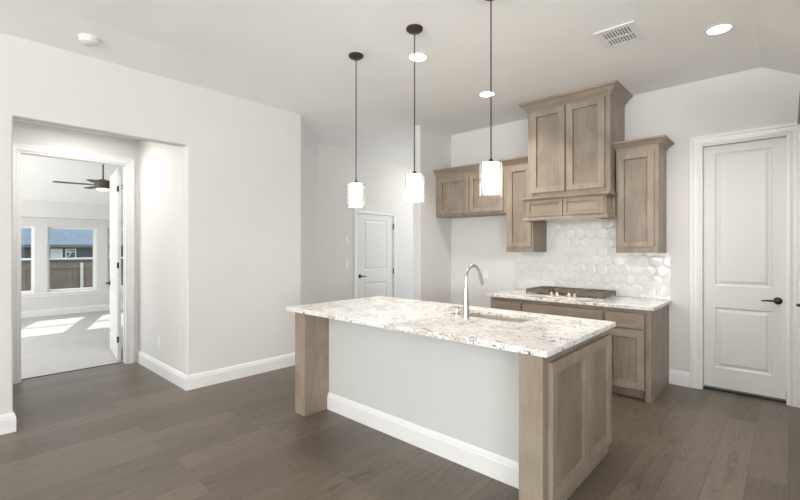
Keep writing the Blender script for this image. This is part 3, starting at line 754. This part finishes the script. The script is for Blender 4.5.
labs = ['lit pendant lamp furthest from the camera, nearest the small hall door', 'lit pendant lamp in the middle of the three above the island', 'lit pendant lamp closest to the camera, in front of the wall cabinets']
for i, x in enumerate((-2.783, -2.111, -1.447)):
    o = pn if i == 0 else dup(pn)
    o.location.x = x; tag(o, labs[i], 'pendant lamp', 'pendant lamps above the island')

# ---------------------------------------------------------------- recessed ceiling lights
def make_down():
    t = thing('recessed_light', (0, 0, HC - .006))
    bm = bmesh.new(); lathe(bm, 0, 0, [(.072, HC - .0005), (.095, HC - .0005), (.095, HC - .004), (.088, HC - .008), (.074, HC - .006)], 36, caps=False)
    bm.verts.ensure_lookup_table()
    for k in range(36): bm.faces.new((bm.verts[k], bm.verts[(k + 1) % 36], bm.verts[4 * 36 + (k + 1) % 36], bm.verts[4 * 36 + k]))
    obj('trim_ring', bm, 'trim', t, smooth=True)
    bm = bmesh.new(); lathe(bm, 0, 0, [(.073, HC - .001), (.073, HC - .0045), (.06, HC - .0055)], 32); obj('lens', bm, 'lens', t)
    l = bpy.data.lights.new('downlight', 'SPOT'); l.energy = 66; l.spot_size = R(135); l.spot_blend = .9; l.shadow_soft_size = .07; l.color = (1, .95, .88)
    lo = bpy.data.objects.new('downlight', l); COL.objects.link(lo); lo.parent = t; lo.location = (0, 0, -.03)
    return t
dl = make_down()
for i, (x, y, lb) in enumerate([(-2.407, 2.853, 'lit round recessed ceiling light nearest the middle pendant canopy'), (-2.431, 4.05, 'lit round recessed ceiling light seen beside the front pendant cord'), (-.397, 4.052, 'lit round recessed ceiling light right of the ceiling vent')]):
    o = dl if i == 0 else dup(dl)
    o.location = (x, y, HC - .006); tag(o, lb, 'ceiling light', 'recessed ceiling lights')

for x, y, z, en in ((-5.35, 1.0, 2.744, 8), (-4.35, 6.2, 3.05, 11)):  # unseen fittings added as fill for the vestibule and hall
    o = dup(dl); o.location = (x, y, z); structure(o); o.name = 'added_fill_fitting'
    for k in ('label', 'category', 'group'): del o[k]
    for c in S.objects:
        if c.parent == o and c.type == 'LIGHT':
            l = bpy.data.lights.new('downlight', 'AREA'); l.shape = 'DISK'; l.size = .14; l.energy = en; l.color = (1, .97, .92); c.data = l
# ceiling vent
vt = thing('ceiling_vent', (-.985, 3.645, HC), 'white rectangular air vent with two rows of slots in the ceiling', 'air vent')
vx0, vx1, vy0, vy1 = -1.128, -.845, 3.468, 3.822
obj('backing', B((vx0 + .03, vx1 - .03, vy0 + .03, vy1 - .03, HC - .003, HC - .0005)), 'slot', vt)
obj('frame', B((vx0, vx0 + .045, vy0, vy1, HC - .011, HC - .0006), (vx1 - .045, vx1, vy0, vy1, HC - .011, HC - .0006), (vx0 + .045, vx1 - .045, vy0, vy0 + .05, HC - .011, HC - .0006), (vx0 + .045, vx1 - .045, vy1 - .05, vy1, HC - .011, HC - .0006), (vx0 + .045, vx1 - .045, 3.638, 3.656, HC - .011, HC - .003)), 'trim', vt, bevel=.002)
n = 9
for k in range(n + 1):
    x = vx0 + .045 + (vx1 - vx0 - .09) * k / n
    obj('slat', B((x - .0062, x + .0062, vy0 + .048, vy1 - .048, HC - .0095, HC - .0031)), 'trim', vt)
# smoke detector
sx, sy = -4.085, .80; sz = 3.0 + (sx + 5.25) * .1 / 1.46
bm = bmesh.new(); lathe(bm, sx, sy, [(.070, sz + .004), (.070, sz - .014), (.064, sz - .018), (.06, sz - .036), (.048, sz - .044)], 32)
sm = tag(obj('smoke_detector', bm, 'plastic', smooth=True), 'round white smoke detector on the ceiling above the left opening', 'smoke detector')

# ---------------------------------------------------------------- switches and outlets
def plate(name, map3, a, z, w_, h_, label, cat, kind='switch', horiz=False, group=None):
    c = Vector(map3(a, z, 0)); t = thing(name, c, label, cat, group)
    def bx(a0, a1, z0, z1, d0, d1, nm, mt, bv=0):
        bm = bmesh.new(); c_ = [map3(p, q, r_) for p in (a0, a1) for q in (z0, z1) for r_ in (d0, d1)]; v = [bm.verts.new(x) for x in c_]
        for f in ((0, 1, 3, 2), (4, 6, 7, 5), (0, 4, 5, 1), (2, 3, 7, 6), (0, 2, 6, 4), (1, 5, 7, 3)): bm.faces.new([v[i] for i in f])
        obj(nm, bm, mt, t, bevel=bv)
    bx(a - w_ / 2, a + w_ / 2, z - h_ / 2, z + h_ / 2, .0005, .006, 'cover_plate', 'plastic', .002)
    if kind == 'switch':
        n_ = max(1, round(w_ / .07)) if w_ > .09 else 1
        for k in range(n_): ac = a + (k - (n_ - 1) / 2) * .046; bx(ac - .016, ac + .016, z - .033, z + .033, .006, .009, 'rocker', 'trim', .001)
    else:
        for s_ in (-.02, .02):
            ca, cz = (a + s_, z) if horiz else (a, z + s_)
            bx(ca - .014, ca + .014, cz - .014, cz + .014, .006, .0075, 'socket', 'trim', .001)
            for q in (-.005, .005):
                if horiz: bx(ca - .004, ca + .004, cz + q - .001, cz + q + .001, .0075, .008, 'slot', 'slot')
                else: bx(ca + q - .001, ca + q + .001, cz - .004, cz + .004, .0075, .008, 'slot', 'slot')
    return t
fh = face_x(XW2)
plate('light_switch', fh, 4.44, 1.55, .075, .12, 'white light switch left of the hall door, the upper of two', 'light switch', group='hall switches')
plate('light_switch', fh, 4.44, 1.16, .075, .12, 'white light switch left of the hall door, the lower of two', 'light switch', group='hall switches')
plate('power_outlet', face_y(YB), -3.13, 1.05, .075, .12, 'white outlet on the plain back wall left of the counter', 'outlet', 'outlet')
plate('power_outlet', face_y(YB - .011), -1.057, 1.025, .12, .075, 'white horizontal outlet set in the tiles right of the cooktop', 'outlet', 'outlet', True)
plate('power_outlet', face_y(NY1), -5.22, .37, .075, .12, 'white outlet low on the side wall of the bedroom vestibule', 'outlet', 'outlet')
